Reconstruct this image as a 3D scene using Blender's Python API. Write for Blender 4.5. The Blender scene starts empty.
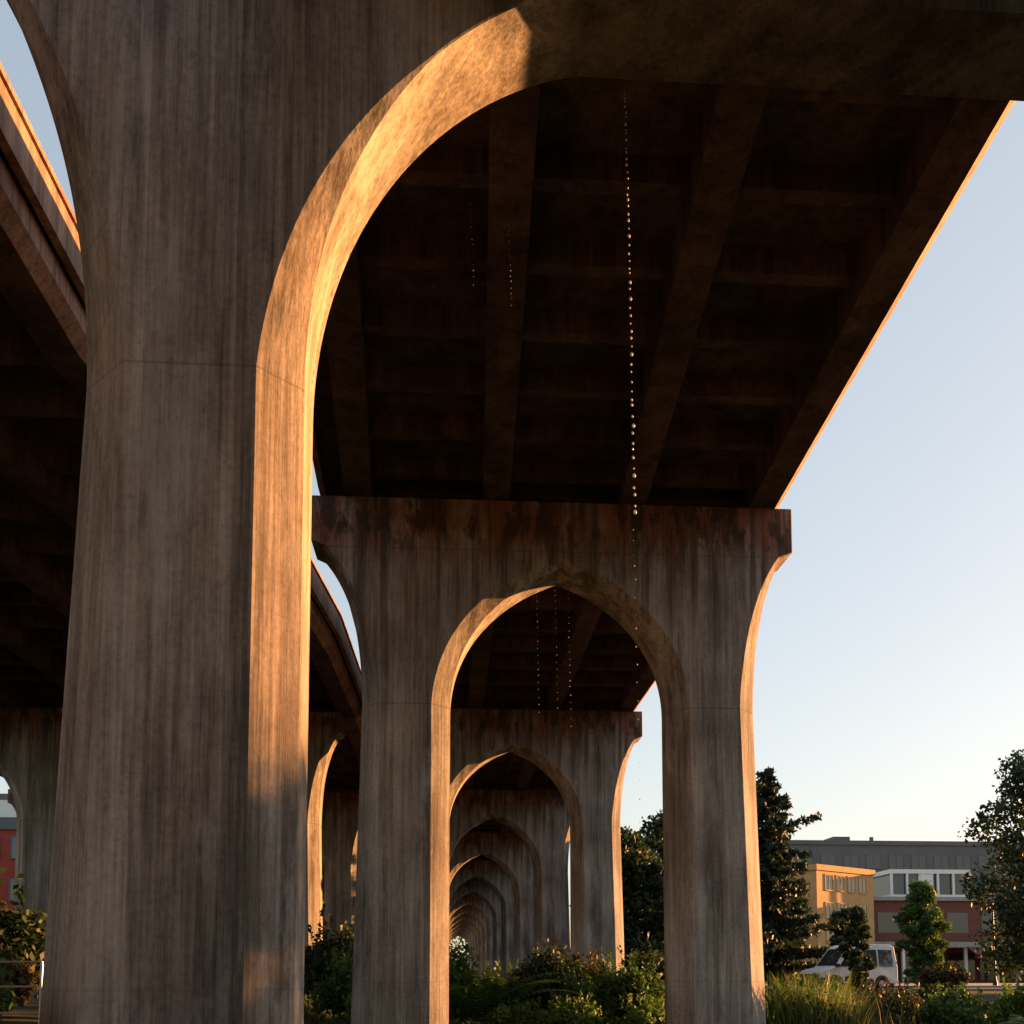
import bpy, bmesh, math, random
import numpy as np
from mathutils import Vector, Matrix
random.seed(7); rng=np.random.default_rng(7)
scene=bpy.context.scene
COL=scene.collection
# ------------------------------------------------------------ helpers
def empty(name,loc=(0,0,0)):
    e=bpy.data.objects.new(name,None); e.location=loc; COL.objects.link(e); e.empty_display_size=.3; return e
def mesh(name,verts,faces,mat=None,parent=None,fix=False,smooth=False,bevel=0):
    me=bpy.data.meshes.new(name); me.from_pydata([tuple(v) for v in verts],[],[tuple(f) for f in faces])
    if mat is not None:
        me.materials.append(mat)
    o=bpy.data.objects.new(name,me); COL.objects.link(o)
    if smooth: me.polygons.foreach_set('use_smooth',[True]*len(me.polygons))
    if parent: o.parent=parent
    if bevel:
        m=o.modifiers.new('bev','BEVEL'); m.width=bevel; m.segments=2; m.limit_method='ANGLE'; m.angle_limit=math.radians(38)
    return o
class B:
    def __init__(s): s.v=[]; s.f=[]
    def add(s,v,f):
        n=len(s.v); s.v+=list(v); s.f+=[tuple(i+n for i in q) for q in f]
    def box(s,x0,x1,y0,y1,z0,z1):
        s.add([(x0,y0,z0),(x1,y0,z0),(x1,y1,z0),(x0,y1,z0),(x0,y0,z1),(x1,y0,z1),(x1,y1,z1),(x0,y1,z1)],
              [(0,3,2,1),(4,5,6,7),(0,1,5,4),(1,2,6,5),(2,3,7,6),(3,0,4,7)])
    def beam(s,xa0,xa1,ya,xb0,xb1,yb,z0,z1):
        s.add([(xa0,ya,z0),(xa1,ya,z0),(xb1,yb,z0),(xb0,yb,z0),(xa0,ya,z1),(xa1,ya,z1),(xb1,yb,z1),(xb0,yb,z1)],
              [(0,3,2,1),(4,5,6,7),(0,1,5,4),(1,2,6,5),(2,3,7,6),(3,0,4,7)])
    def cyl(s,p,q,r0,r1,n=8):
        p=Vector(p);q=Vector(q);d=(q-p).normalized()
        a=d.orthogonal().normalized();b=d.cross(a)
        v=[];
        for k in range(n):
            t=2*math.pi*k/n; v.append(tuple(p+(a*math.cos(t)+b*math.sin(t))*r0))
        for k in range(n):
            t=2*math.pi*k/n; v.append(tuple(q+(a*math.cos(t)+b*math.sin(t))*r1))
        f=[(k,(k+1)%n,n+(k+1)%n,n+k) for k in range(n)]+[tuple(range(n-1,-1,-1)),tuple(range(n,2*n))]
        s.add(v,f)
    def obj(s,name,mat,parent=None,**k): return mesh(name,s.v,s.f,mat,parent,**k)

# ------------------------------------------------------------ materials
class N:
    def __init__(s,name):
        s.m=bpy.data.materials.new(name); s.m.use_nodes=True; s.t=s.m.node_tree; s.b=s.t.nodes['Principled BSDF']
        s.b.inputs['Specular IOR Level'].default_value=.25
    def n(s,ty,**k):
        x=s.t.nodes.new(ty)
        for a,b in k.items(): setattr(x,a,b)
        return x
    def l(s,a,b): s.t.links.new(a,b)
    def noise(s,scale,detail=4,mp=(1,1,1),rough=.55,coord=None):
        if coord is None:
            tc=s.n('ShaderNodeTexCoord'); coord=tc.outputs['Object']
        mpn=s.n('ShaderNodeMapping'); mpn.inputs['Scale'].default_value=mp; s.l(coord,mpn.inputs[0])
        x=s.n('ShaderNodeTexNoise'); x.inputs['Scale'].default_value=scale; x.inputs['Detail'].default_value=detail; x.inputs['Roughness'].default_value=rough
        s.l(mpn.outputs[0],x.inputs['Vector']); return x.outputs['Fac']
    def ramp(s,fac,stops):
        r=s.n('ShaderNodeValToRGB'); e=r.color_ramp.elements
        while len(e)<len(stops): e.new(.5)
        for i,(p,c) in enumerate(stops):
            e[i].position=p; e[i].color=(c[0],c[1],c[2],1) if not isinstance(c,(int,float)) else (c,c,c,1)
        s.l(fac,r.inputs[0]); return r.outputs[0]
    def mix(s,mode,fac,a,b):
        x=s.n('ShaderNodeMix',data_type='RGBA',blend_type=mode)
        for sock,val in ((x.inputs[0],fac),(x.inputs[6],a),(x.inputs[7],b)):
            if isinstance(val,(int,float)): sock.default_value=val
            elif isinstance(val,tuple): sock.default_value=(*val,1)
            else: s.l(val,sock)
        return x.outputs[2]
    def math(s,op,a,b=0,clamp=False):
        x=s.n('ShaderNodeMath',operation=op); x.use_clamp=clamp
        for sock,val in ((x.inputs[0],a),(x.inputs[1],b)):
            if isinstance(val,(int,float)): sock.default_value=val
            else: s.l(val,sock)
        return x.outputs[0]
    def mrange(s,v,a,b_,c=0.0,d=1.0):
        x=s.n('ShaderNodeMapRange'); x.inputs[1].default_value=a; x.inputs[2].default_value=b_; x.inputs[3].default_value=c; x.inputs[4].default_value=d
        s.l(v,x.inputs[0]); return x.outputs[0]
    def bump(s,h,dist,strength=.6,prev=None):
        b=s.n('ShaderNodeBump'); b.inputs['Distance'].default_value=dist; b.inputs['Strength'].default_value=strength
        s.l(h,b.inputs['Height'])
        s.l(b.outputs[0],s.b.inputs['Normal']); return b.outputs[0]
    def col(s,c):
        if isinstance(c,tuple): s.b.inputs['Base Color'].default_value=(*c,1)
        else: s.l(c,s.b.inputs['Base Color'])
    def rough(s,r): s.b.inputs['Roughness'].default_value=r

def concrete(name,dark,light,kind='deck',rust=0.0,seams=(7.8,1.45),seamk=.5,crown=False):
    m=N(name); m.rough(.85)
    tc=m.n('ShaderNodeTexCoord'); oc=tc.outputs['Object']
    big=m.noise(.5,5,(1,1,.6),.62,oc)
    streak=m.noise(2.3,6,(1,1,.045),.78,oc)
    grain=m.noise(20,2,(1,1,.02),.6,oc)
    fine=m.noise(13,5,(1,1,1),.8,oc)
    base=m.ramp(big,[(.34,dark),(.64,light)])
    s1=m.ramp(streak,[(.36,.34),(.5,.9),(.64,1.32)])
    c=m.mix('MULTIPLY',.92,base,s1)
    s2=m.ramp(grain,[(.38,.64),(.6,1.12)])
    c=m.mix('MULTIPLY',.6,c,s2)
    s3=m.ramp(fine,[(.3,.6),(.5,1.0),(.72,1.27)])
    c=m.mix('MULTIPLY',.75,c,s3)
    if kind!='deck':
        sep=m.n('ShaderNodeSeparateXYZ'); m.l(oc,sep.inputs[0]); z=sep.outputs[2]
        bc=m.math('ADD',m.math('MULTIPLY',sep.outputs[0],7.6),m.math('MULTIPLY',sep.outputs[1],6.7))
        wn=m.n('ShaderNodeTexWhiteNoise',noise_dimensions='1D'); m.l(m.math('FLOOR',bc),wn.inputs['W'])
        c=m.mix('MULTIPLY',.5,c,m.ramp(wn.outputs[0],[(0,.72),(1,1.2)]))
        edge=m.math('LESS_THAN',m.math('FRACT',bc),.06)
        c=m.mix('MULTIPLY',m.math('MULTIPLY',edge,.32),c,(.45,.42,.4))
        ef=m.noise(1.2,6,(1,1,.3),.74,oc)
        em=m.ramp(ef,[(.51,0.0),(.66,.55)])
        c=m.mix('MIX',em,c,(light[0]*1.2,light[1]*1.24,light[2]*1.28))
        db=m.ramp(m.noise(.9,6,(1,1,.35),.72,oc),[(.30,.6),(.43,0.0)])
        c=m.mix('MULTIPLY',db,c,(.5,.47,.45))
        wt=m.ramp(m.noise(.8,4,(1,1,.25),.6,oc),[(.48,0.0),(.66,.4)])
        c=m.mix('MULTIPLY',wt,c,(1.0,.74,.54))
        wob=m.math('MULTIPLY',m.noise(2,2,(1,1,0),.5,oc),.03)
        line=None
        for q in seams:
            d=m.math('ABSOLUTE',m.math('SUBTRACT',m.math('ADD',z,wob),q+.015))
            k=m.math('MULTIPLY',m.math('LESS_THAN',d,.012),1.0 if q!=1.45 else .4)
            line=k if line is None else m.math('MAXIMUM',line,k)
        c=m.mix('MIX',m.math('MULTIPLY',line,seamk),c,(.055,.046,.04))
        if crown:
            c=m.mix('MULTIPLY',m.mrange(z,11.98,12.2,0,.95),c,(.36,.35,.34))  # shade on beam underside and pier top, painted into the colour by height
        if rust>0:
            rm=m.ramp(m.noise(1.1,4,(1,1,.4),.65,oc),[(.42,0.0),(.54,1.0)])
            hz=m.mrange(z,11.0,11.9)
            k=m.math('MULTIPLY',m.math('MULTIPLY',rm,hz),rust)
            c=m.mix('MIX',k,c,(.21,.075,.038))
            dn=m.ramp(m.noise(1.7,6,(1,1,.35),.75,oc),[(.48,0.0),(.55,.88)])
            c=m.mix('MIX',m.math('MULTIPLY',dn,hz),c,(.045,.034,.027))
            rr=m.ramp(m.noise(3.6,4,(1,1,.035),.66,oc),[(.50,0.0),(.60,.78)])
            c=m.mix('MIX',m.math('MULTIPLY',rr,m.mrange(z,8.0,11.2)),c,(.06,.045,.036))
        h=m.math('ADD',m.math('MULTIPLY',grain,.7),m.math('MULTIPLY',fine,.75))
        h=m.math('SUBTRACT',h,m.math('MULTIPLY',line,seamk*2))
        h=m.math('SUBTRACT',h,m.math('MULTIPLY',edge,.25))
        m.bump(h,.012,.8)
    m.col(c)
    return m.m
M_pier=concrete('board_formed_concrete',(.185,.169,.157),(.375,.355,.335),'pier',rust=.85,seams=(7.8,1.45,11.45),seamk=.4)
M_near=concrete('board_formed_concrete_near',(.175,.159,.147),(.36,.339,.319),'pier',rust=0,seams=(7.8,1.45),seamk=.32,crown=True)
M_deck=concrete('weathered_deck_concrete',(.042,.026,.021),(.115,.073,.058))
M_para=concrete('parapet_concrete',(.2,.12,.09),(.34,.22,.17))

def foliage_mat(name,c0,c1,trans=.25):
    m=N(name); m.rough(.6)
    g=m.n('ShaderNodeNewGeometry')
    big=m.noise(.7,2,(1,1,1))
    f=m.math('ADD',m.math('MULTIPLY',g.outputs['Random Per Island'],.5),m.math('MULTIPLY',big,.55))
    m.col(m.ramp(f,[(.2,c0),(.85,c1)]))
    m.b.inputs['Specular IOR Level'].default_value=.3
    tr=m.n('ShaderNodeBsdfTranslucent'); tr.inputs[0].default_value=(c1[0]*1.2,c1[1]*1.5,c1[2],1)
    mx=m.n('ShaderNodeMixShader'); mx.inputs[0].default_value=trans
    out=[x for x in m.t.nodes if x.type=='OUTPUT_MATERIAL'][0]
    m.l(m.b.outputs[0],mx.inputs[1]); m.l(tr.outputs[0],mx.inputs[2]); m.l(mx.outputs[0],out.inputs[0])
    return m.m
L_dark=foliage_mat('dark_foliage',(.012,.024,.010),(.036,.060,.022),.2)
L_con=foliage_mat('conifer_needles',(.010,.019,.011),(.03,.047,.025),.12)
L_mid=foliage_mat('green_foliage',(.022,.052,.012),(.07,.125,.03),.25)
L_bri=foliage_mat('fresh_foliage',(.04,.09,.018),(.11,.18,.04),.3)
L_grass=foliage_mat('grass_blades',(.035,.07,.016),(.09,.14,.04),.3)
L_dry=foliage_mat('dry_grass_blades',(.05,.06,.022),(.13,.12,.05),.25)
L_rust=foliage_mat('russet_foliage',(.022,.022,.011),(.075,.055,.025),.2)
def simple(name,c,rough=.6,var=.25,scale=4,metal=0,bump=0):
    m=N(name); m.rough(rough); m.b.inputs['Metallic'].default_value=metal
    f=m.noise(scale,4,(1,1,1),.65)
    k=m.ramp(f,[(.3,1-var),(.7,1+var*.6)])
    m.col(m.mix('MULTIPLY',1.0,tuple(c),k))
    if bump: m.bump(f,bump,.5)
    return m.m
M_bark=simple('bark',(.07,.05,.035),.9,.4,8,bump=.02)
M_white=simple('white_paint',(.75,.75,.74),.35,.06,3)
M_grey=simple('grey_cladding',(.13,.14,.15),.7,.15,.6)
M_redbr=simple('red_brick',(.17,.065,.05),.85,.3,5)
M_redw=simple('red_render',(.34,.06,.04),.8,.2,1)
M_ora=simple('ochre_render',(.50,.30,.13),.8,.15,1)
M_black=simple('dark_metal',(.03,.03,.03),.5,.2,5)
M_rail=simple('galvanised_steel',(.4,.4,.4),.4,.15,10,metal=.7)
M_tyre=simple('tyre_rubber',(.02,.02,.02),.9,.1,10)
M_glass=N('window_glass'); M_glass.col((.03,.04,.05)); M_glass.rough(.06); M_glass.b.inputs['Specular IOR Level'].default_value=.9; M_glass=M_glass.m
M_lampred=simple('red_lens',(.4,.02,.02),.2,.05)
M_yel=foliage_mat('yellow_petals',(.5,.36,.03),(.7,.5,.05),.3)
M_asph=simple('asphalt',(.055,.055,.057),.9,.3,3,bump=.01)
M_kerb=simple('kerb_concrete',(.32,.3,.28),.85,.2,4)
def ground_mat():
    m=N('grassy_ground'); m.rough(.95)
    a=m.noise(.18,4); b=m.noise(3,6,(1,1,1),.7)
    c=m.ramp(a,[(.35,(.03,.045,.016)),(.5,(.042,.06,.022)),(.65,(.055,.052,.028))])
    c=m.mix('MULTIPLY',.8,c,m.ramp(b,[(.3,.5),(.7,1.3)])); m.col(c); m.bump(b,.06,.8); return m.m
M_ground=ground_mat()

# ------------------------------------------------------------ world, sun, camera
SUN_EL=math.radians(5.5); SUN_AZ=math.radians(22)   # azimuth measured ahead of +X
w=bpy.data.worlds.new("World"); scene.world=w; w.use_nodes=True
nt=w.node_tree; bg=nt.nodes['Background']
sky=nt.nodes.new('ShaderNodeTexSky'); sky.sky_type='NISHITA'; sky.sun_disc=False
sky.sun_elevation=SUN_EL; sky.sun_rotation=math.pi/2-SUN_AZ
sky.air_density=1.0; sky.dust_density=1.4; sky.ozone_density=1.2
mul=nt.nodes.new('ShaderNodeMix'); mul.data_type='RGBA'; mul.blend_type='MULTIPLY'; mul.inputs[0].default_value=1
mul.inputs[7].default_value=(.405,.382,.395,1)
gm=nt.nodes.new('ShaderNodeGamma'); gm.inputs['Gamma'].default_value=.42
hs=nt.nodes.new('ShaderNodeHueSaturation'); hs.inputs['Saturation'].default_value=1.12
nt.links.new(sky.outputs[0],mul.inputs[6]); nt.links.new(mul.outputs[2],gm.inputs[0])
nt.links.new(gm.outputs[0],hs.inputs['Color'])
nt.links.new(hs.outputs[0],bg.inputs[0]); bg.inputs[1].default_value=.88
sd=bpy.data.lights.new('sun','SUN'); sd.energy=21; sd.angle=math.radians(.5); sd.color=(1,.41,.12)
so=bpy.data.objects.new('sun',sd); COL.objects.link(so)
dirv=Vector((math.cos(SUN_EL)*math.cos(SUN_AZ),math.cos(SUN_EL)*math.sin(SUN_AZ),math.sin(SUN_EL)))
so.rotation_euler=dirv.to_track_quat('Z','Y').to_euler(); so.location=(40,20,30)
cam=bpy.data.cameras.new('camera'); co=bpy.data.objects.new('camera',cam); COL.objects.link(co)
cam.sensor_width=36; cam.lens=36*1020/1024; cam.shift_y=.374; cam.clip_end=5000
co.location=(0,0,1.6); co.rotation_euler=(math.radians(94.5),0,math.radians(-3.6))
scene.camera=co
scene.view_settings.view_transform='Standard'; scene.view_settings.look='None'; scene.view_settings.exposure=0

# ------------------------------------------------------------ terrain
def sm(a,b,x):
    t=min(1,max(0,(x-a)/(b-a))); return t*t*(3-2*t)
def gz(x,y):
    h=.8*sm(7,13,x)*sm(32,44,y)
    h+=.75*sm(-3.9,-5.2,x)*sm(4,8,y)*sm(60,30,y) if x<0 else 0
    h+=.06*math.sin(x*.9+y*.5)*sm(120,60,abs(x)+y)*(1-sm(36,44,y)*sm(7,13,x))
    return h
def coords(lo,hi,c0,c1,step):
    a=list(np.arange(c0,c1+.01,step)); d=step
    p=c1
    while p<hi: d*=1.35; p+=d; a.append(p)
    p=c0; d=step; b=[]
    while p>lo: d*=1.35; p-=d; b.append(p)
    return b[::-1]+a
xs=coords(-3000,3000,-20,40,1.0); ys=coords(-2500,4000,-5,80,1.0)
V=[(x,y,gz(x,y)) for y in ys for x in xs]; nx=len(xs)
F=[(j*nx+i,j*nx+i+1,(j+1)*nx+i+1,(j+1)*nx+i) for j in range(len(ys)-1) for i in range(nx-1)]
mesh('ground',V,F,M_ground,smooth=True)
b=B(); b.add([(15,50.4,.806),(160,50.4,.806),(160,64,.806),(15,64,.806)],[(0,1,2,3)]); b.obj('road',M_asph)
b=B(); b.box(15,160,50.15,50.4,.5,.93); b.box(15,160,64,64.25,.5,.93); b.obj('kerb',M_kerb)
b=B()
for k in range(18): b.add([(16+k*6,57.4,.811),(19+k*6,57.4,.811),(19+k*6,57.55,.811),(16+k*6,57.55,.811)],[(0,1,2,3)])
b.obj('road_marking',M_white)
b=B(); b.box(15,160,64.25,86,.5,.925); b.obj('pavement',M_kerb)

# ------------------------------------------------------------ viaduct
ZS=7.8; ZB=-.6
def bez(p0,p1,p2,p3,t):
    u=1-t; return tuple(u**3*a+3*u*u*t*b_+3*u*t*t*c+t**3*d for a,b_,c,d in zip(p0,p1,p2,p3))
def half(b,xs_,xa,za,ztop,y0,depth,ch=.43,cend=.15,tcut=None,k1=.5,k2=(.55,.85),xo=None,xc=None,end='flare',
         cho=None,taper=.2,flare=((0,1.6),(.22,2.95),(.68,3.7)),nib=.22):
    s=1 if xa>xs_ else -1; NA=40
    cho=ch if cho is None else cho
    a=abs(xa-xs_); h=za-ZS
    inf=[];inr=[];cc=[]
    def put(x,z,nx_,nz,c):
        inr.append((x,z)); inf.append((x+nx_*c,z+nz*c)); cc.append(c)
    put(xs_,ZB,-s,0,ch); put(xs_,ZS,-s,0,ch)
    P=[(xs_,ZS),(xs_,ZS+k1*h),(xa-s*a*k2[0],ZS+k2[1]*h),(xa,za)]
    for i in range(1,NA+1):
        t=i/NA; p=bez(*P,t); q0=bez(*P,t-.01); q1=bez(*P,min(1,t+.01))
        tx,tz=q1[0]-q0[0],q1[1]-q0[1]; L=math.hypot(tx,tz)
        nx_,nz=(-s*abs(tz)/L, abs(tx)/L)
        if tcut: c=cend+(ch-cend)*max(0,1-t/tcut)**1.15
        else: c=ch+(cend-ch)*t
        if i==NA: nx_,nz=0,1
        put(p[0],p[1],nx_,nz,c)
    of=[];orr=[];oc=[]
    def puto(x,z,nx_,nz,c): orr.append((x,z)); of.append((x+nx_*c,z+nz*c)); oc.append(c)
    if end=='flare':
        puto(xo-s*taper,ZB,s,0,cho); puto(xo,ZS,s,0,cho)
        Q=[(xo,ZS)]+[(xo-s*dx,ZS+dz) for dx,dz in flare]
        K=NA-3
        for i in range(1,K+1):
            t=i/K; p=bez(*Q,t); puto(p[0],p[1],s,-.3*min(1,t*4),cho+(.12-cho)*t**1.3)
        xf,zf=Q[3]; xn=xf-s*nib
        puto(xn,zf+.1,s,0,.02); puto(xn,ztop,s,0,.02)
        R=NA-K-2
        for i in range(1,R+1): puto(xn+(xa-xn)*i/R,ztop,0,0,.0)
    else:
        puto(xc,ZB,0,0,0); puto(xc,ZS,0,0,0); K=20
        for i in range(1,K+1): puto(xc,ZS+(ztop-ZS)*i/K,0,0,0)
        R=NA-K
        for i in range(1,R+1): puto(xc+(xa-xc)*i/R,ztop,0,0,0)
    n=len(inr)
    IF=[(p[0],y0,p[1]) for p in inf]; IM=[(p[0],y0+max(c,.001),p[1]) for p,c in zip(inr,cc)]; IB=[(p[0],y0+depth,p[1]) for p in inr]
    OF=[(p[0],y0,p[1]) for p in of]; OM=[(p[0],y0+max(c,.001) if end=='flare' else y0,p[1]) for p,c in zip(orr,oc)]; OB=[(p[0],y0+depth,p[1]) for p in orr]
    v=IF+IM+IB+OF+OM+OB; f=[]
    for i in range(n-1):
        j=i+1
        f.append((3*n+i,i,j,3*n+j))
        f.append((i,n+i,n+j,j)); f.append((n+i,2*n+i,2*n+j,n+j))
        f.append((2*n+i,5*n+i,5*n+j,2*n+j))
        if end=='flare':
            f.append((3*n+i,4*n+i,4*n+j,3*n+j)); f.append((4*n+i,5*n+i,5*n+j,4*n+j))
    b.add(v,f)
def clean(o):
    bm=bmesh.new(); bm.from_mesh(o.data); bmesh.ops.remove_doubles(bm,verts=bm.verts,dist=.0005)
    bmesh.ops.dissolve_degenerate(bm,edges=bm.edges,dist=1e-4)
    bmesh.ops.recalc_face_normals(bm,faces=bm.faces); bm.to_mesh(o.data); bm.free()
DEP=1.15; TOP=12.65
cache={}
def bent(name,parent,y,mods,top=TOP,extraL=0):
    key=(tuple(mods),top,extraL)
    if key in cache:
        o=bpy.data.objects.new(name,cache[key]); COL.objects.link(o)
    else:
        b=B(); c=sorted(mods); LW=2.04
        for i,(x,hs_) in enumerate(c):
            fl=((0,1.6),(.22,2.95),(.68,3.7))
            flL=((0,1.6),(.22+extraL*.35,2.95),(.68+extraL,3.7))
            if i==0: half(b,x-hs_,x,11.1,top,0,DEP,xo=x-hs_-LW,flare=flL)
            else: half(b,x-hs_,x,11.1,top,0,DEP,xc=(c[i-1][0]+c[i-1][1]+x-hs_)/2,end='mid')
            if i==len(c)-1: half(b,x+hs_,x,11.1,top,0,DEP,xo=x+hs_+LW,flare=fl)
            else: half(b,x+hs_,x,11.1,top,0,DEP,xc=(c[i+1][0]-c[i+1][1]+x+hs_)/2,end='mid')
        o=b.obj(name,M_pier); clean(o); cache[key]=o.data
    o.location=(0,y,0); o.parent=parent; return o
via=empty('concrete_viaduct')
BY=[23+18.7*k for k in range(13)]
MAIN=[(2.6,2.57)]
for k,y in enumerate(BY): bent('pier_bent',via,y,MAIN,extraL=.28)
for y in (-9,-28): bent('pier_bent',via,y,MAIN,extraL=.28)
b=B()
FL1=((0,2.0),(.35,3.4),(1.55,5.5))
KW=dict(ch=.43,cend=.015,tcut=.62,k1=.55,k2=(.52,.93),cho=.55,taper=.32,flare=FL1,nib=.05)
half(b,-1.55,1.46,12.2,13.6,10.1,1.1,xo=-3.86,**KW)
b.box(1.46,7.6,10.1,11.2,12.2,13.6)
half(b,10.6,7.6,12.2,13.6,10.1,1.1,xo=12.9,**KW)
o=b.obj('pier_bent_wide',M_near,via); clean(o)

def deck(parent,ya,yb,GA,GB,nrib,ea,eb,ribz=13.0,zbot=TOP,ztop=13.42,ptop=13.78):
    g=B(); wd=.31
    for a,c in zip(GA,GB): g.beam(a-wd,a+wd,ya,c-wd,c+wd,yb,zbot,ztop)
    for k in range(nrib):
        y=ya+(yb-ya)*(k+.5)/nrib; t=(y-ya)/(yb-ya)
        for i in range(len(GA)-1):
            x0=GA[i]+(GB[i]-GA[i])*t+wd+.002; x1=GA[i+1]+(GB[i+1]-GA[i+1])*t-wd-.002
            g.box(x0,x1,y-.13,y+.13,ribz,ztop-.003)
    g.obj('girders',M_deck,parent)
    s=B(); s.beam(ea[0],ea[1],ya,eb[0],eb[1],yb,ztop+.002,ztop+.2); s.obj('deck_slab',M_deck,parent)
    p=B()
    xa,xb=GA[-1]+wd+.003,GB[-1]+wd+.003
    prof=[(0,zbot+.004),(.2,zbot+.22),(.2,ztop-.303),(0,ztop-.303)]
    v=[(xa+dx,ya,z) for dx,z in prof]+[(xb+dx,yb,z) for dx,z in prof]
    p.add(v,[(0,1,5,4),(1,2,6,5),(2,3,7,6),(3,0,4,7),(0,3,2,1),(4,5,6,7)])
    p.beam(ea[1]-.02,ea[1]+.12,ya,eb[1]-.02,eb[1]+.12,yb,ztop-.3,ptop-.1)
    p.beam(ea[0]-.12,ea[0]+.02,ya,eb[0]-.12,eb[0]+.02,yb,ztop-.3,ptop-.1)
    p.beam(ea[1]-.06,ea[1]+.17,ya,eb[1]-.06,eb[1]+.17,yb,ptop-.098,ptop)
    p.beam(ea[0]-.17,ea[0]+.06,ya,eb[0]-.17,eb[0]+.06,yb,ptop-.098,ptop)
    p.obj('parapet',M_para,parent)
G2=[-2.15,1.1,4.33,7.42]; E2=(-3.0,7.76)
G1=[-1.6,.77,3.62,6.72]; E1=(-2.6,7.05)
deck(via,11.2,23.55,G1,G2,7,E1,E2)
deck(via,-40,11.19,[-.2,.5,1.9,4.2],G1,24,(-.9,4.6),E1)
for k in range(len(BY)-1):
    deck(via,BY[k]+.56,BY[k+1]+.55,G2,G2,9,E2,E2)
via2=empty('concrete_viaduct')
for k in (-3,-1): bent('pier_bent',via2,23+18.7*k,[(-13.35,3.5),(-21.6,2.6)],top=12.4)
for k in (1,2,3,4,5,6,7,8): bent('pier_bent',via2,23+18.7*k,[(-11.35,4.0),(-20.05,2.6)],top=12.4)
nodes=[(-45,-6.2),(-14.4,-6.2),(11,-6.2),(17.5,-6.2),(21,-5.7),(24,-5.0),(28,-4.3),(34,-3.8),(42.2,-3.65)]+[(41.7+18.7*k+.5,-3.65) for k in range(1,9)]
for (ya,xa),(yb,xb) in zip(nodes[:-1],nodes[1:]):
    ya+=.005
    gA=[xa-.6-3.3*k for k in range(7)][::-1]; gB=[xb-.6-3.3*k for k in range(7)][::-1]
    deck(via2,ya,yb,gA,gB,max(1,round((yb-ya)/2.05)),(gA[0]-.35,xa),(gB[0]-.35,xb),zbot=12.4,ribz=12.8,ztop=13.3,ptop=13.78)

# water drips
def drips(strings):
    b=B()
    for (x,y,z0,z1,r,n) in strings:
        for i in range(n):
            t=(i/n)
            z=z0-(z0-z1)*(t**1.2)+random.uniform(-.03,.03)
            rr=r*random.uniform(.5,1.1)*(.7+.4*t)
            xx=x+.08*(t-.5)+random.uniform(-.008,.008); yy=y
            v=[];f=[]; U,W=6,5
            for a in range(1,W):
                ph=math.pi*a/W
                for c in range(U):
                    th=2*math.pi*c/U; v.append((xx+rr*math.sin(ph)*math.cos(th),yy+rr*math.sin(ph)*math.sin(th),z+rr*1.25*math.cos(ph)))
            top=len(v); v.append((xx,yy,z+rr*1.7)); bot=len(v); v.append((xx,yy,z-rr*1.25))
            for a in range(W-2):
                for c in range(U): f.append((a*U+c,a*U+(c+1)%U,(a+1)*U+(c+1)%U,(a+1)*U+c))
            for c in range(U):
                f.append((top,(c+1)%U,c)); f.append((bot,(W-2)*U+c,(W-2)*U+(c+1)%U))
            b.add(v,f)
    return b
Mw=N('water_drop'); Mw.col((.92,.92,.92)); Mw.rough(.08); Mw.b.inputs['Specular IOR Level'].default_value=1.0; Mw=Mw.m
drips([(2.34,12.6,13.38,7.4,.020,58),(2.4,12.6,7.3,1.0,.009,26)]).obj('water_drip',Mw,smooth=True)
drips([(.85,14.2,13.2,11.3,.006,24),(.3,14.2,13.2,11.6,.006,18)]).obj('water_drip',Mw,smooth=True)
drips([(2.3,26,12.6,8.2,.010,26),(3.2,26.5,12.6,8.0,.010,26),(2.9,27,12.6,8.6,.009,22)]).obj('water_drip',Mw,smooth=True)

# ------------------------------------------------------------ vegetation
def leaf_quads(P,size,elong=1.5,down=0.0):
    n=len(P); d=rng.normal(size=(n,3)); d[:,2]-=down; d/=np.linalg.norm(d,axis=1)[:,None]
    e=rng.normal(size=(n,3)); e-= (e*d).sum(1)[:,None]*d; e/=np.linalg.norm(e,axis=1)[:,None]
    s=(size*rng.uniform(.55,1.3,n))[:,None]
    a=d*s*elong/2; c=e*s/2
    v=np.stack([P-a,P+c*.9-a*.1,P+a,P-c*.9-a*.1],1).reshape(-1,3)
    f=np.arange(4*n).reshape(-1,4)
    return v,f
def np_mesh(name,v,f,mat,parent=None):
    me=bpy.data.meshes.new(name); n=len(f)
    me.vertices.add(len(v)); me.vertices.foreach_set('co',np.asarray(v,dtype=np.float32).ravel())
    me.loops.add(f.size); me.loops.foreach_set('vertex_index',f.ravel().astype(np.int32))
    me.polygons.add(n); me.polygons.foreach_set('loop_start',np.arange(0,f.size,f.shape[1],dtype=np.int32))
    try: me.polygons.foreach_set('loop_total',np.full(n,f.shape[1],dtype=np.int32))
    except Exception: pass
    me.update(calc_edges=True); me.validate()
    me.materials.append(mat); o=bpy.data.objects.new(name,me); COL.objects.link(o)
    if parent: o.parent=parent
    return o
def clump_points(clumps,n):
    vol=np.array([c[3]*c[4]*c[5] for c in clumps])**.67; vol/=vol.sum(); out=[]
    for c,p in zip(clumps,vol):
        k=max(4,int(n*p)); d=rng.normal(size=(k,3)); d/=np.linalg.norm(d,axis=1)[:,None]
        r=rng.uniform(.3,1.0,k)**.6*(1+rng.normal(0,.16,k))
        out.append(np.array(c[:3])+d*r[:,None]*np.array(c[3:]))
    return np.concatenate(out)
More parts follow.
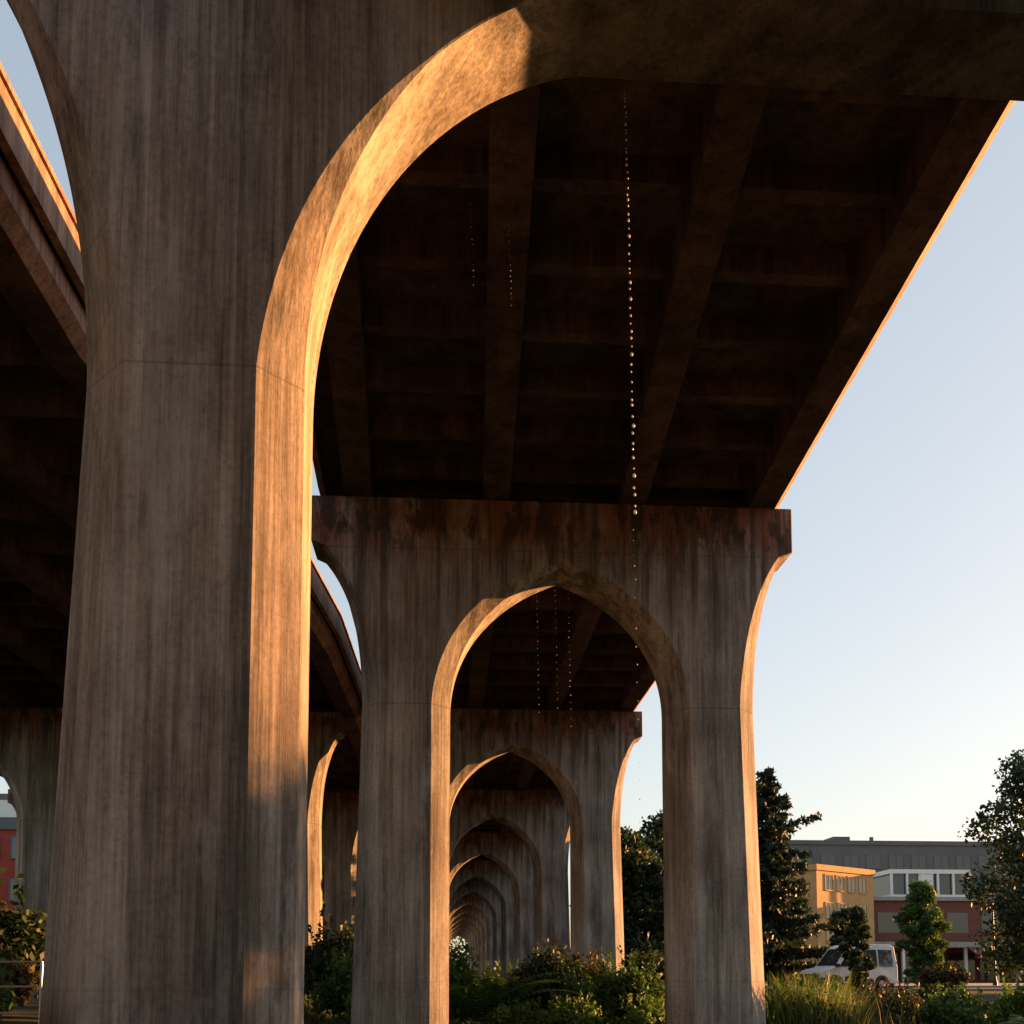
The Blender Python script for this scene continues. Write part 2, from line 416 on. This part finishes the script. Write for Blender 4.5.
def shrub(name,x,y,rx,ry,h,mat,n=2500,size=.12,lumps=9,z0=None):
    z=gz(x,y) if z0 is None else z0; cl=[]
    for i in range(lumps):
        a=random.uniform(0,6.28); r=random.uniform(0,.8)**.6
        hh=h*random.uniform(.35,.8)*(1-.35*r)
        cl.append((x+rx*r*math.cos(a),y+ry*r*math.sin(a),z+hh,rx*random.uniform(.25,.45),ry*random.uniform(.25,.45),h*random.uniform(.16,.3)))
    cl.append((x,y,z+h*.35,rx*.7,ry*.7,h*.35))
    P=clump_points(cl,n)
    sp=[]
    for i in range(14):
        a=random.uniform(0,6.28); r=random.uniform(.2,.9); bx=x+rx*r*math.cos(a)*.8; by=y+ry*r*math.sin(a)*.8
        L=h*random.uniform(.2,.4); lean=(random.uniform(-.3,.3),random.uniform(-.3,.3))
        bz=z+h*random.uniform(.6,.78)
        for k in range(12):
            t=k/12; sp.append((bx+lean[0]*L*t+random.uniform(-.05,.05),by+lean[1]*L*t,bz+L*t))
    P=np.concatenate([P,np.array(sp)]); P=P[P[:,2]>z-.05]
    v,f=leaf_quads(P,size,1.7); return np_mesh(name,v,f,mat)
def tree(name,x,y,h,r,mat,n=9000,size=.22,lumps=26,crown0=.25,shape='round'):
    z=gz(x,y); e=empty(name,(x,y,z)); cl=[]; b=B()
    b.cyl((0,0,-.3),(0,0,h*.45),.022*h,.014*h,9); b.cyl((0,0,h*.45),(.1,0,h*.85),.014*h,.004*h,8)
    for i in range(lumps):
        t=(i+random.random())/lumps; zz=h*(crown0+(1-crown0)*t*.93)
        if shape=='round': R=r*math.sqrt(max(.05,1-((t-.42)/.62)**2))
        else: R=r*(.55+.5*math.sin(min(1,t*1.5)*math.pi*.6))*(1-.75*max(0,t-.5)/.5)
        a=i*2.4+random.uniform(-.4,.4); rr=R*random.uniform(.25,.85)
        cx,cy=rr*math.cos(a),rr*math.sin(a); q=r*random.uniform(.18,.36)
        cl.append((cx,cy,zz,q*1.2,q*1.2,q*.8))
        b.cyl((0,0,max(h*.15,zz-h*.15)),(cx,cy,zz),.006*h,.0015*h,5)
    b.obj('trunk',M_bark,e)
    v,f=leaf_quads(clump_points(cl,n),size,1.5); np_mesh('crown',v,f,mat,e); return e
def conifer(name,x,y,h,r,n=90,pw=.8):
    z=gz(x,y); e=empty(name,(x,y,z)); b=B(); b.cyl((0,0,-.3),(0,0,h*.98),.018*h,.003*h,8); P=[]
    for i in range(n):
        t=(i+random.random())/n; zz=h*(.06+.93*t); a=i*2.4+random.uniform(-.5,.5)
        R=(r*(1-t)**pw+.15)*random.uniform(.4,1.2)*(1+.25*math.sin(a*1+2*t*6))
        tip=(R*math.cos(a),R*math.sin(a),zz-R*.1+.45*R*random.random())
        b.cyl((0,0,zz),tip,.006*h*(1-t)+.01,.004,4)
        m=int(52*R)+14
        for k in range(m):
            s=random.uniform(.12,1.06); wdt=(.28*(1-s)+.12)*R
            P.append((tip[0]*s+random.gauss(0,.35)*wdt*1.2,tip[1]*s+random.gauss(0,.35)*wdt*1.2,zz+(tip[2]-zz)*s-random.uniform(-.05,.25)))
    b.obj('trunk',M_bark,e)
    v,f=leaf_quads(np.array(P),.2,2.2,.6); np_mesh('needles',v,f,L_con,e); return e
conifer('conifer_tree',18.0,56,12.6,3.1,135,.5)
conifer('conifer_tree',20.4,66,9.6,3.0,85,.6)
tree('deciduous_tree',20.6,64,8.4,2.4,L_dark,12000,.22,34,.04)
tree('deciduous_tree',10.6,61,9.8,3.0,L_dark,15000,.24,42,.04)
tree('deciduous_tree',14.2,66,11.6,3.2,L_dark,14000,.24,40,.04)
conifer('conifer_tree',13.2,52,9.8,2.8,95,.6)
tree('deciduous_tree',27.4,45.5,11.7,3.3,L_dark,16000,.17,54,.10)
tree('deciduous_tree',29.6,62,6.8,1.7,L_mid,14000,.15,46,.05,'col')
tree('deciduous_tree',20.1,48.9,4.4,.85,L_dark,8000,.12,36,.04,'col')
tree('deciduous_tree',26.5,67,5.5,1.6,L_dark,6000,.18,24,.06)
tree('deciduous_tree',-19,52,8,2.5,L_mid,6000,.24,26,.15)
tree('deciduous_tree',35,25.6,7.6,3.0,L_dark,5000,.22,26,.25)
# left side
shrub('shrub',-10.8,24,1.6,1.6,3.1,L_dark,6000,.14,18)
shrub('shrub',-12.4,26,1.7,1.6,3.9,L_dark,6500,.15,18)
shrub('shrub',-9.4,21,1.2,1.0,1.7,L_rust,3000,.12,12)
shrub('shrub',-8.2,18,1.0,1.0,1.3,L_mid,2500,.11,9)
shrub('shrub',-3.1,33,1.2,1.2,2.5,L_mid,4500,.11,14)
shrub('shrub',-4.6,40,1.6,1.5,3.6,L_dark,5000,.15,15)
shrub('shrub',-3.9,50,1.6,1.5,4.2,L_dark,4200,.2,13)
shrub('shrub',-2.4,31,.9,.7,1.0,L_bri,2500,.1,10)
# between the legs
shrub('shrub',2.7,29,1.1,.8,2.5,L_dark,5200,.10,16)
shrub('shrub',3.7,28,.9,.8,2.0,L_mid,4200,.10,13)
shrub('shrub',4.9,28,1.1,.8,2.2,L_mid,4600,.10,14)
shrub('shrub',1.6,30,1.0,.8,1.9,L_mid,3600,.11,11)
shrub('shrub',5.9,30,1.2,.9,2.5,L_dark,4600,.12,14)
shrub('shrub',.4,33,.9,.9,2.4,L_mid,3600,.12,12)
shrub('shrub',7.6,36,1.5,1.2,2.8,L_dark,4800,.14,15)
shrub('shrub',3.2,26.3,.9,.6,1.1,L_bri,3000,.08,12)
shrub('shrub',5.1,26.2,.9,.6,1.1,L_bri,3000,.08,12)
shrub('shrub',1.9,26.6,.8,.6,.9,L_bri,2600,.08,12)
shrub('shrub',4.1,32,1.5,1.0,2.3,L_rust,4200,.12,14)
# right hand bed
shrub('shrub',11.4,26,1.0,.9,1.3,L_dark,4200,.09,14)
shrub('shrub',13.0,25.5,1.0,.9,1.4,L_mid,4200,.09,14)
shrub('shrub',14.8,25.5,1.1,.9,1.4,L_bri,4200,.09,14)
shrub('shrub',13.0,30,1.4,1.1,1.4,L_rust,4200,.10,14)
shrub('shrub',16.2,33,1.7,1.2,1.4,L_dark,4600,.12,14)
shrub('shrub',11.0,32,1.5,1.2,1.3,L_dark,4600,.12,14)
shrub('shrub',23.6,47.5,1.3,1.0,1.4,L_rust,3000,.12,12)
shrub('shrub',17.3,46.5,1.2,.9,.8,L_mid,3000,.12,12)
shrub('shrub',27.5,43,2.3,1.4,.9,L_bri,3200,.13,12)
def fern(name,x,y,h,n,mat):
    z=gz(x,y); v=[];f=[]
    for i in range(n):
        a=i*2.4; L=h*random.uniform(.8,1.15); el=random.uniform(.8,1.3); dx,dy=math.cos(a),math.sin(a)
        px,pz=0,.25; S=22; ang=el
        for k in range(S):
            st=L/S; nx_=px+st*math.cos(ang); nz=pz+st*math.sin(ang); ang-=.065
            w_=.24*L*math.sin(math.pi*min(1,(k+2)/(S+2)))**.7*.7
            for sgn in (-1,1):
                bx,by,bz=x+dx*px,y+dy*px,z+pz
                tx,ty,tz=bx-dy*sgn*w_+dx*w_*.35,by+dx*sgn*w_+dy*w_*.35,bz-.12*w_
                m=len(v); q=st*.42
                v+= [(bx-dx*q,by-dy*q,bz-.01),((bx+tx)/2-dx*q,(by+ty)/2-dy*q,(bz+tz)/2+.03),(tx,ty,tz),((bx+tx)/2+dx*q,(by+ty)/2+dy*q,(bz+tz)/2+.03)]
                f.append((m,m+1,m+2,m+3))
            px,pz=nx_,nz
    return np_mesh(name,np.array(v),np.array(f),mat)
fern('fern_plant',1.0,27.0,2.8,18,L_mid)
fern('fern_plant',14.0,23.5,1.0,18,L_mid)
def blades(name,pts,h,w_,mat):
    n=len(pts); P=np.array(pts); a=rng.uniform(0,6.28,n); hh=h*rng.uniform(.5,1.15,n); lean=rng.normal(0,.28,(n,2))*hh[:,None]
    d=np.stack([np.cos(a),np.sin(a),np.zeros(n)],1)*w_/2
    mid=P+np.stack([lean[:,0]*.35,lean[:,1]*.35,hh*.6],1); tip=P+np.stack([lean[:,0],lean[:,1],hh],1)
    v=np.stack([P-d,P+d,mid+d*.7,tip,mid-d*.7],1).reshape(-1,3)
    return np_mesh(name,v,np.arange(5*n).reshape(-1,5),mat)
pts=[]
for i in range(26000):
    y=random.uniform(24.5,48); x=random.uniform(-5,13)*(y/40+.3); pts.append((x,y,gz(x,y)-.01))
blades('grass',pts,.30,.035,L_grass)
pts=[(x,y,gz(x,y)) for x,y in ((random.gauss(8.8,.45),random.gauss(24.6,.6)) for _ in range(900))]
blades('tall_grass',pts,1.55,.024,L_grass)
pts=[(x,y,gz(x,y)) for x,y in ((random.gauss(9.5,.5),random.gauss(24.2,.6)) for _ in range(600))]
blades('tall_grass',pts,1.1,.018,L_dry)
def flower(name,x,y,h):
    e=empty(name,(x,y,gz(x,y))); P=[];Y=[]
    b=B()
    for i in range(26):
        a=random.uniform(0,6.28); L=random.uniform(.1,.55); tip=(L*math.cos(a),L*math.sin(a),h*random.uniform(.6,1)); b.cyl((0,0,0),tip,.008,.004,4)
        for k in range(24):
            t=random.uniform(.2,1); P.append((tip[0]*t+random.gauss(0,.05),tip[1]*t+random.gauss(0,.05),tip[2]*t+random.gauss(0,.04)))
        if i%3==0:
            for k in range(9): Y.append((tip[0]+random.gauss(0,.02),tip[1]+random.gauss(0,.02),tip[2]+.03+random.gauss(0,.015)))
    b.obj('stems',L_mid,e); v,f=leaf_quads(np.array(P),.07,2); np_mesh('leaves',v,f,L_bri,e)
    v,f=leaf_quads(np.array(Y),.04,1.2); np_mesh('petals',v,f,M_yel,e)
flower('flowering_plant',-5.0,10.6,1.0); flower('flowering_plant',-4.6,9.8,.9); flower('flowering_plant',-5.3,11.4,1.05)
cl=[]
for i in range(150):
    x=-160+i*2.6+random.uniform(-2,2)
    if -6<x<9: continue
    hh=random.uniform(4,8); cl.append((x,150+random.uniform(-10,10),hh*.5,2.6,2.6,hh*.55))
for i in range(16): cl.append((-9+i*1.5,262+random.uniform(-3,3),5.0,2.4,2,6.5+random.random()*2))
v,f=leaf_quads(clump_points(cl,28000),.8,1.3); np_mesh('distant_trees',v,f,L_dark)

# ------------------------------------------------------------ railing
e=empty('metal_railing'); b=B()
for k in range(7):
    x=-5.4-k*1.3; z=gz(x,14); b.cyl((x,14,z-.2),(x,14,1.78),.02,.02,8)
for z in (1.78,1.45,1.1): b.cyl((-5.4,14,z),(-13.2,14,z),.014,.014,8)
b.obj('rails',M_rail,e)

# ------------------------------------------------------------ buildings
def building(name,loc,rot,W,D,H,wall,rows,cols,mar=.9,wh=1.5,fr=M_white,parapet=.5,winw=None):
    e=empty(name,loc); e.rotation_euler=(0,0,rot)
    b=B(); b.box(0,W,0,D,-.5,H); b.obj('walls',wall,e)
    b=B(); b.box(-.15,W+.15,-.15,.25,H+.002,H+parapet); b.box(-.15,.25,.252,D+.15,H+.002,H+parapet); b.box(W-.25,W+.15,.252,D+.15,H+.002,H+parapet); b.box(-.15+.4,W-.252,D-.2,D+.15,H+.002,H+parapet); b.obj('roof_parapet',wall if parapet<.6 else fr,e)
    g=B(); f=B(); st=H/rows; bay=(W-2*mar)/cols; ww=winw or bay*.62
    for r in range(rows):
        for c in range(cols):
            x=mar+bay*(c+.5); z=r*st+st*.32
            g.box(x-ww/2,x+ww/2,-.03,.06,z,z+wh)
            f.box(x-ww/2-.09,x-ww/2,-.07,.05,z-.09,z+wh+.09); f.box(x+ww/2,x+ww/2+.09,-.07,.05,z-.09,z+wh+.09)
            f.box(x-ww/2+.001,x+ww/2-.001,-.07,.05,z+wh,z+wh+.09); f.box(x-ww/2+.001,x+ww/2-.001,-.10,.05,z-.09,z)
            f.box(x-.03,x+.03,-.06,.05,z+.001,z+wh-.001)
    g.obj('windows',M_glass,e); f.obj('window_frames',fr,e); return e
e=building('grey_office_building',(38,112,.9),0,28,22,15.4,M_grey,4,10,fr=M_grey)
b=B(); b.box(7,9,4,8,15.4,16.9); b.box(14,15,6,7,15.4,16.4); b.cyl((12,5,15.4),(12,5,17),.25,.25,8); b.box(18,22,8,11,15.4,16.3); b.obj('roof_plant',M_grey,e)
e=building('ochre_building',(31.8,86,.9),math.radians(34),8.5,8,9.8,M_ora,4,4,wh=1.3,fr=M_ora)
e=empty('brick_shop_building',(38.5,92,.9))
b=B(); b.box(0,25,0,12,3.4,7.6); b.box(0,25,3,12,-.5,3.398); b.obj('walls',M_redbr,e)
b=B(); b.box(-.2,25.2,-.3,12,7.602,7.95); b.box(-.2,25.2,-1.2,-.002,3.25,3.75); b.obj('cornice',M_kerb,e)
b=B(); b.box(3.2,11,1.5,9,7.952,8.3); b.box(3.2,11,1.5,9,10.3,10.7)
for k in range(6): b.box(3.25+k*1.5,3.45+k*1.5,1.52,1.72,8.302,10.298)
b.box(6.0,7.4,1.6,2,8.302,10.298); b.obj('white_storey_frame',M_white,e)
b=B(); b.box(3.5,10.7,1.8,8.6,8.3,10.3)
for k in range(7): b.box(1.2+k*3.3,3.2+k*3.3,-.04,.05,4.6,6.5)
for k in range(8): b.box(.4+k*3,2.9+k*3,2.94,3.05,.2,2.8)
b.obj('glazing',M_glass,e)
b=B()
for k in range(9): b.box(.1+k*2.95,.35+k*2.95,-.9,-.65,-.4,3.248)
b.obj('posts',M_white,e)
b=B(); b.add([(9,-1.25,3.3),(24,-1.25,3.3),(24,-3,2.5),(9,-3,2.5)],[(0,1,2,3)]); b.add([(9,-3.002,2.5),(24,-3.002,2.5),(24,-3.002,2.2),(9,-3.002,2.2)],[(0,1,2,3)]); b.obj('awning',M_redbr,e)
e=building('red_building',(-47,76,0),0,18,14,12.2,M_redw,4,7,parapet=.8,fr=M_grey)
b=B(); b.box(9,17,2,8,12.9,15.2); b.obj('roof_storey',M_grey,e)
b=B(); b.box(9.5,16.5,1.93,2.02,13.4,14.7); b.obj('roof_glazing',M_white,e)
building('brick_house',(-22,96,0),0,14,12,7.5,M_redbr,2,5)
e=empty('street_lamp',(36.5,66.2,.9)); b=B(); b.cyl((0,0,0),(0,0,5.6),.09,.05,10); b.cyl((0,0,5.6),(-1.2,0,5.9),.04,.035,8); b.box(-1.75,-1.15,-.13,.13,5.84,5.96); b.cyl((0,0,0),(0,0,.35),.16,.14,10); b.obj('pole',M_black,e)

# ------------------------------------------------------------ van
def van(name,loc,rot,paint,L=5.2,H=2.25,W=1.95):
    e=empty(name,loc); e.rotation_euler=(0,0,rot)
    prof=[(-.0,.45),(.0,.85),(.12,1.02),(.95,1.22),(1.75,H-.18),(2.1,H-.03),(2.8,H),(L-.35,H),(L-.1,H-.12),(L,1.2),(L,.45)]
    arch=lambda cx:[(cx+.42*math.cos(a),.36+.42*math.sin(a)) for a in np.linspace(0,math.pi,9)]
    low=[(x,z) for x,z in arch(L-1.0)]+[(x,z) for x,z in arch(.95)]
    pts=prof+[(L-.1,.3)]+[p for p in low if p[1]>=.3]+[(.1,.3)]
    n=len(pts); v=[];f=[]
    def tum(z): return 0 if z<1.15 else (z-1.15)*.13
    for sg in (-1,1):
        for x,z in pts: v.append((x,sg*(W/2-tum(z)),z))
    bm=bmesh.new(); vs=[bm.verts.new(p) for p in v]
    bm.faces.new(vs[:n]); bm.faces.new(vs[n:][::-1])
    for i in range(n): j=(i+1)%n; bm.faces.new((vs[i],vs[n+i],vs[n+j],vs[j]))
    bmesh.ops.recalc_face_normals(bm,faces=bm.faces); me=bpy.data.meshes.new('body'); bm.to_mesh(me); bm.free(); me.materials.append(paint)
    o=bpy.data.objects.new('body',me); COL.objects.link(o); o.parent=e; m=o.modifiers.new('b','BEVEL'); m.width=.05; m.segments=3; m.limit_method='ANGLE'; m.angle_limit=math.radians(30)
    g=B()
    for sg in (-1,1):
        def q(ps):
            g.add([(x,sg*(W/2-tum(z)+.006),z) for x,z in ps],[tuple(range(len(ps)))])
        q([(1.15,1.25),(2.25,1.25),(2.25,H-.28),(1.85,H-.3)]); q([(2.37,1.25),(3.45,1.25),(3.45,H-.28),(2.37,H-.28)]); q([(3.57,1.25),(L-.25,1.25),(L-.3,H-.3),(3.57,H-.28)])
    def wx(z,o=.012):
        t=(z-1.22)/(H-.18-1.22); return .95+.8*t-o
    g.add([(wx(1.28),-.82,1.29),(wx(1.28),.82,1.29),(wx(H-.25),.70,H-.24),(wx(H-.25),-.70,H-.24)],[(0,1,2,3)])
    g.add([(L+.004,-.75,1.3),(L+.004,.75,1.3),(L-.075,.7,H-.25),(L-.075,-.7,H-.25)],[(0,1,2,3)])
    g.obj('windows',M_glass,e)
    t=B(); hc=B()
    for cx in (.95,L-1.0):
        for sg in (-1,1):
            t.cyl((cx,sg*(W/2-.24),.34),(cx,sg*(W/2-.01),.34),.34,.34,20); hc.cyl((cx,sg*(W/2-.02),.34),(cx,sg*(W/2+.005),.34),.2,.18,14)
    t.obj('tyres',M_tyre,e); hc.obj('hubcaps',M_rail,e)
    k=B(); k.box(-.06,.05,-.85,.85,.35,.55); k.box(-.02,.02,-.45,.45,.62,.85); k.box(L-.02,L+.06,-.85,.85,.35,.55); k.box(.9,1.05,-W/2-.16,-W/2+.02,1.2,1.38); k.box(.9,1.05,W/2-.02,W/2+.16,1.2,1.38); k.obj('trim',M_black,e)
    h=B(); h.box(-.02,.1,-.88,-.55,.66,.86); h.box(-.02,.1,.55,.88,.66,.86); h.obj('headlamps',M_rail,e)
    r=B(); r.box(L-.06,L+.02,-.93,-.78,1.0,1.5); r.box(L-.06,L+.02,.78,.93,1.0,1.5); r.obj('tail_lamps',M_lampred,e)
    return e
van('white_van',(18.7,51.9,.81),math.radians(14),M_white,L=4.7,H=2.4)
van('parked_van',(35,60,.81),0,M_grey)
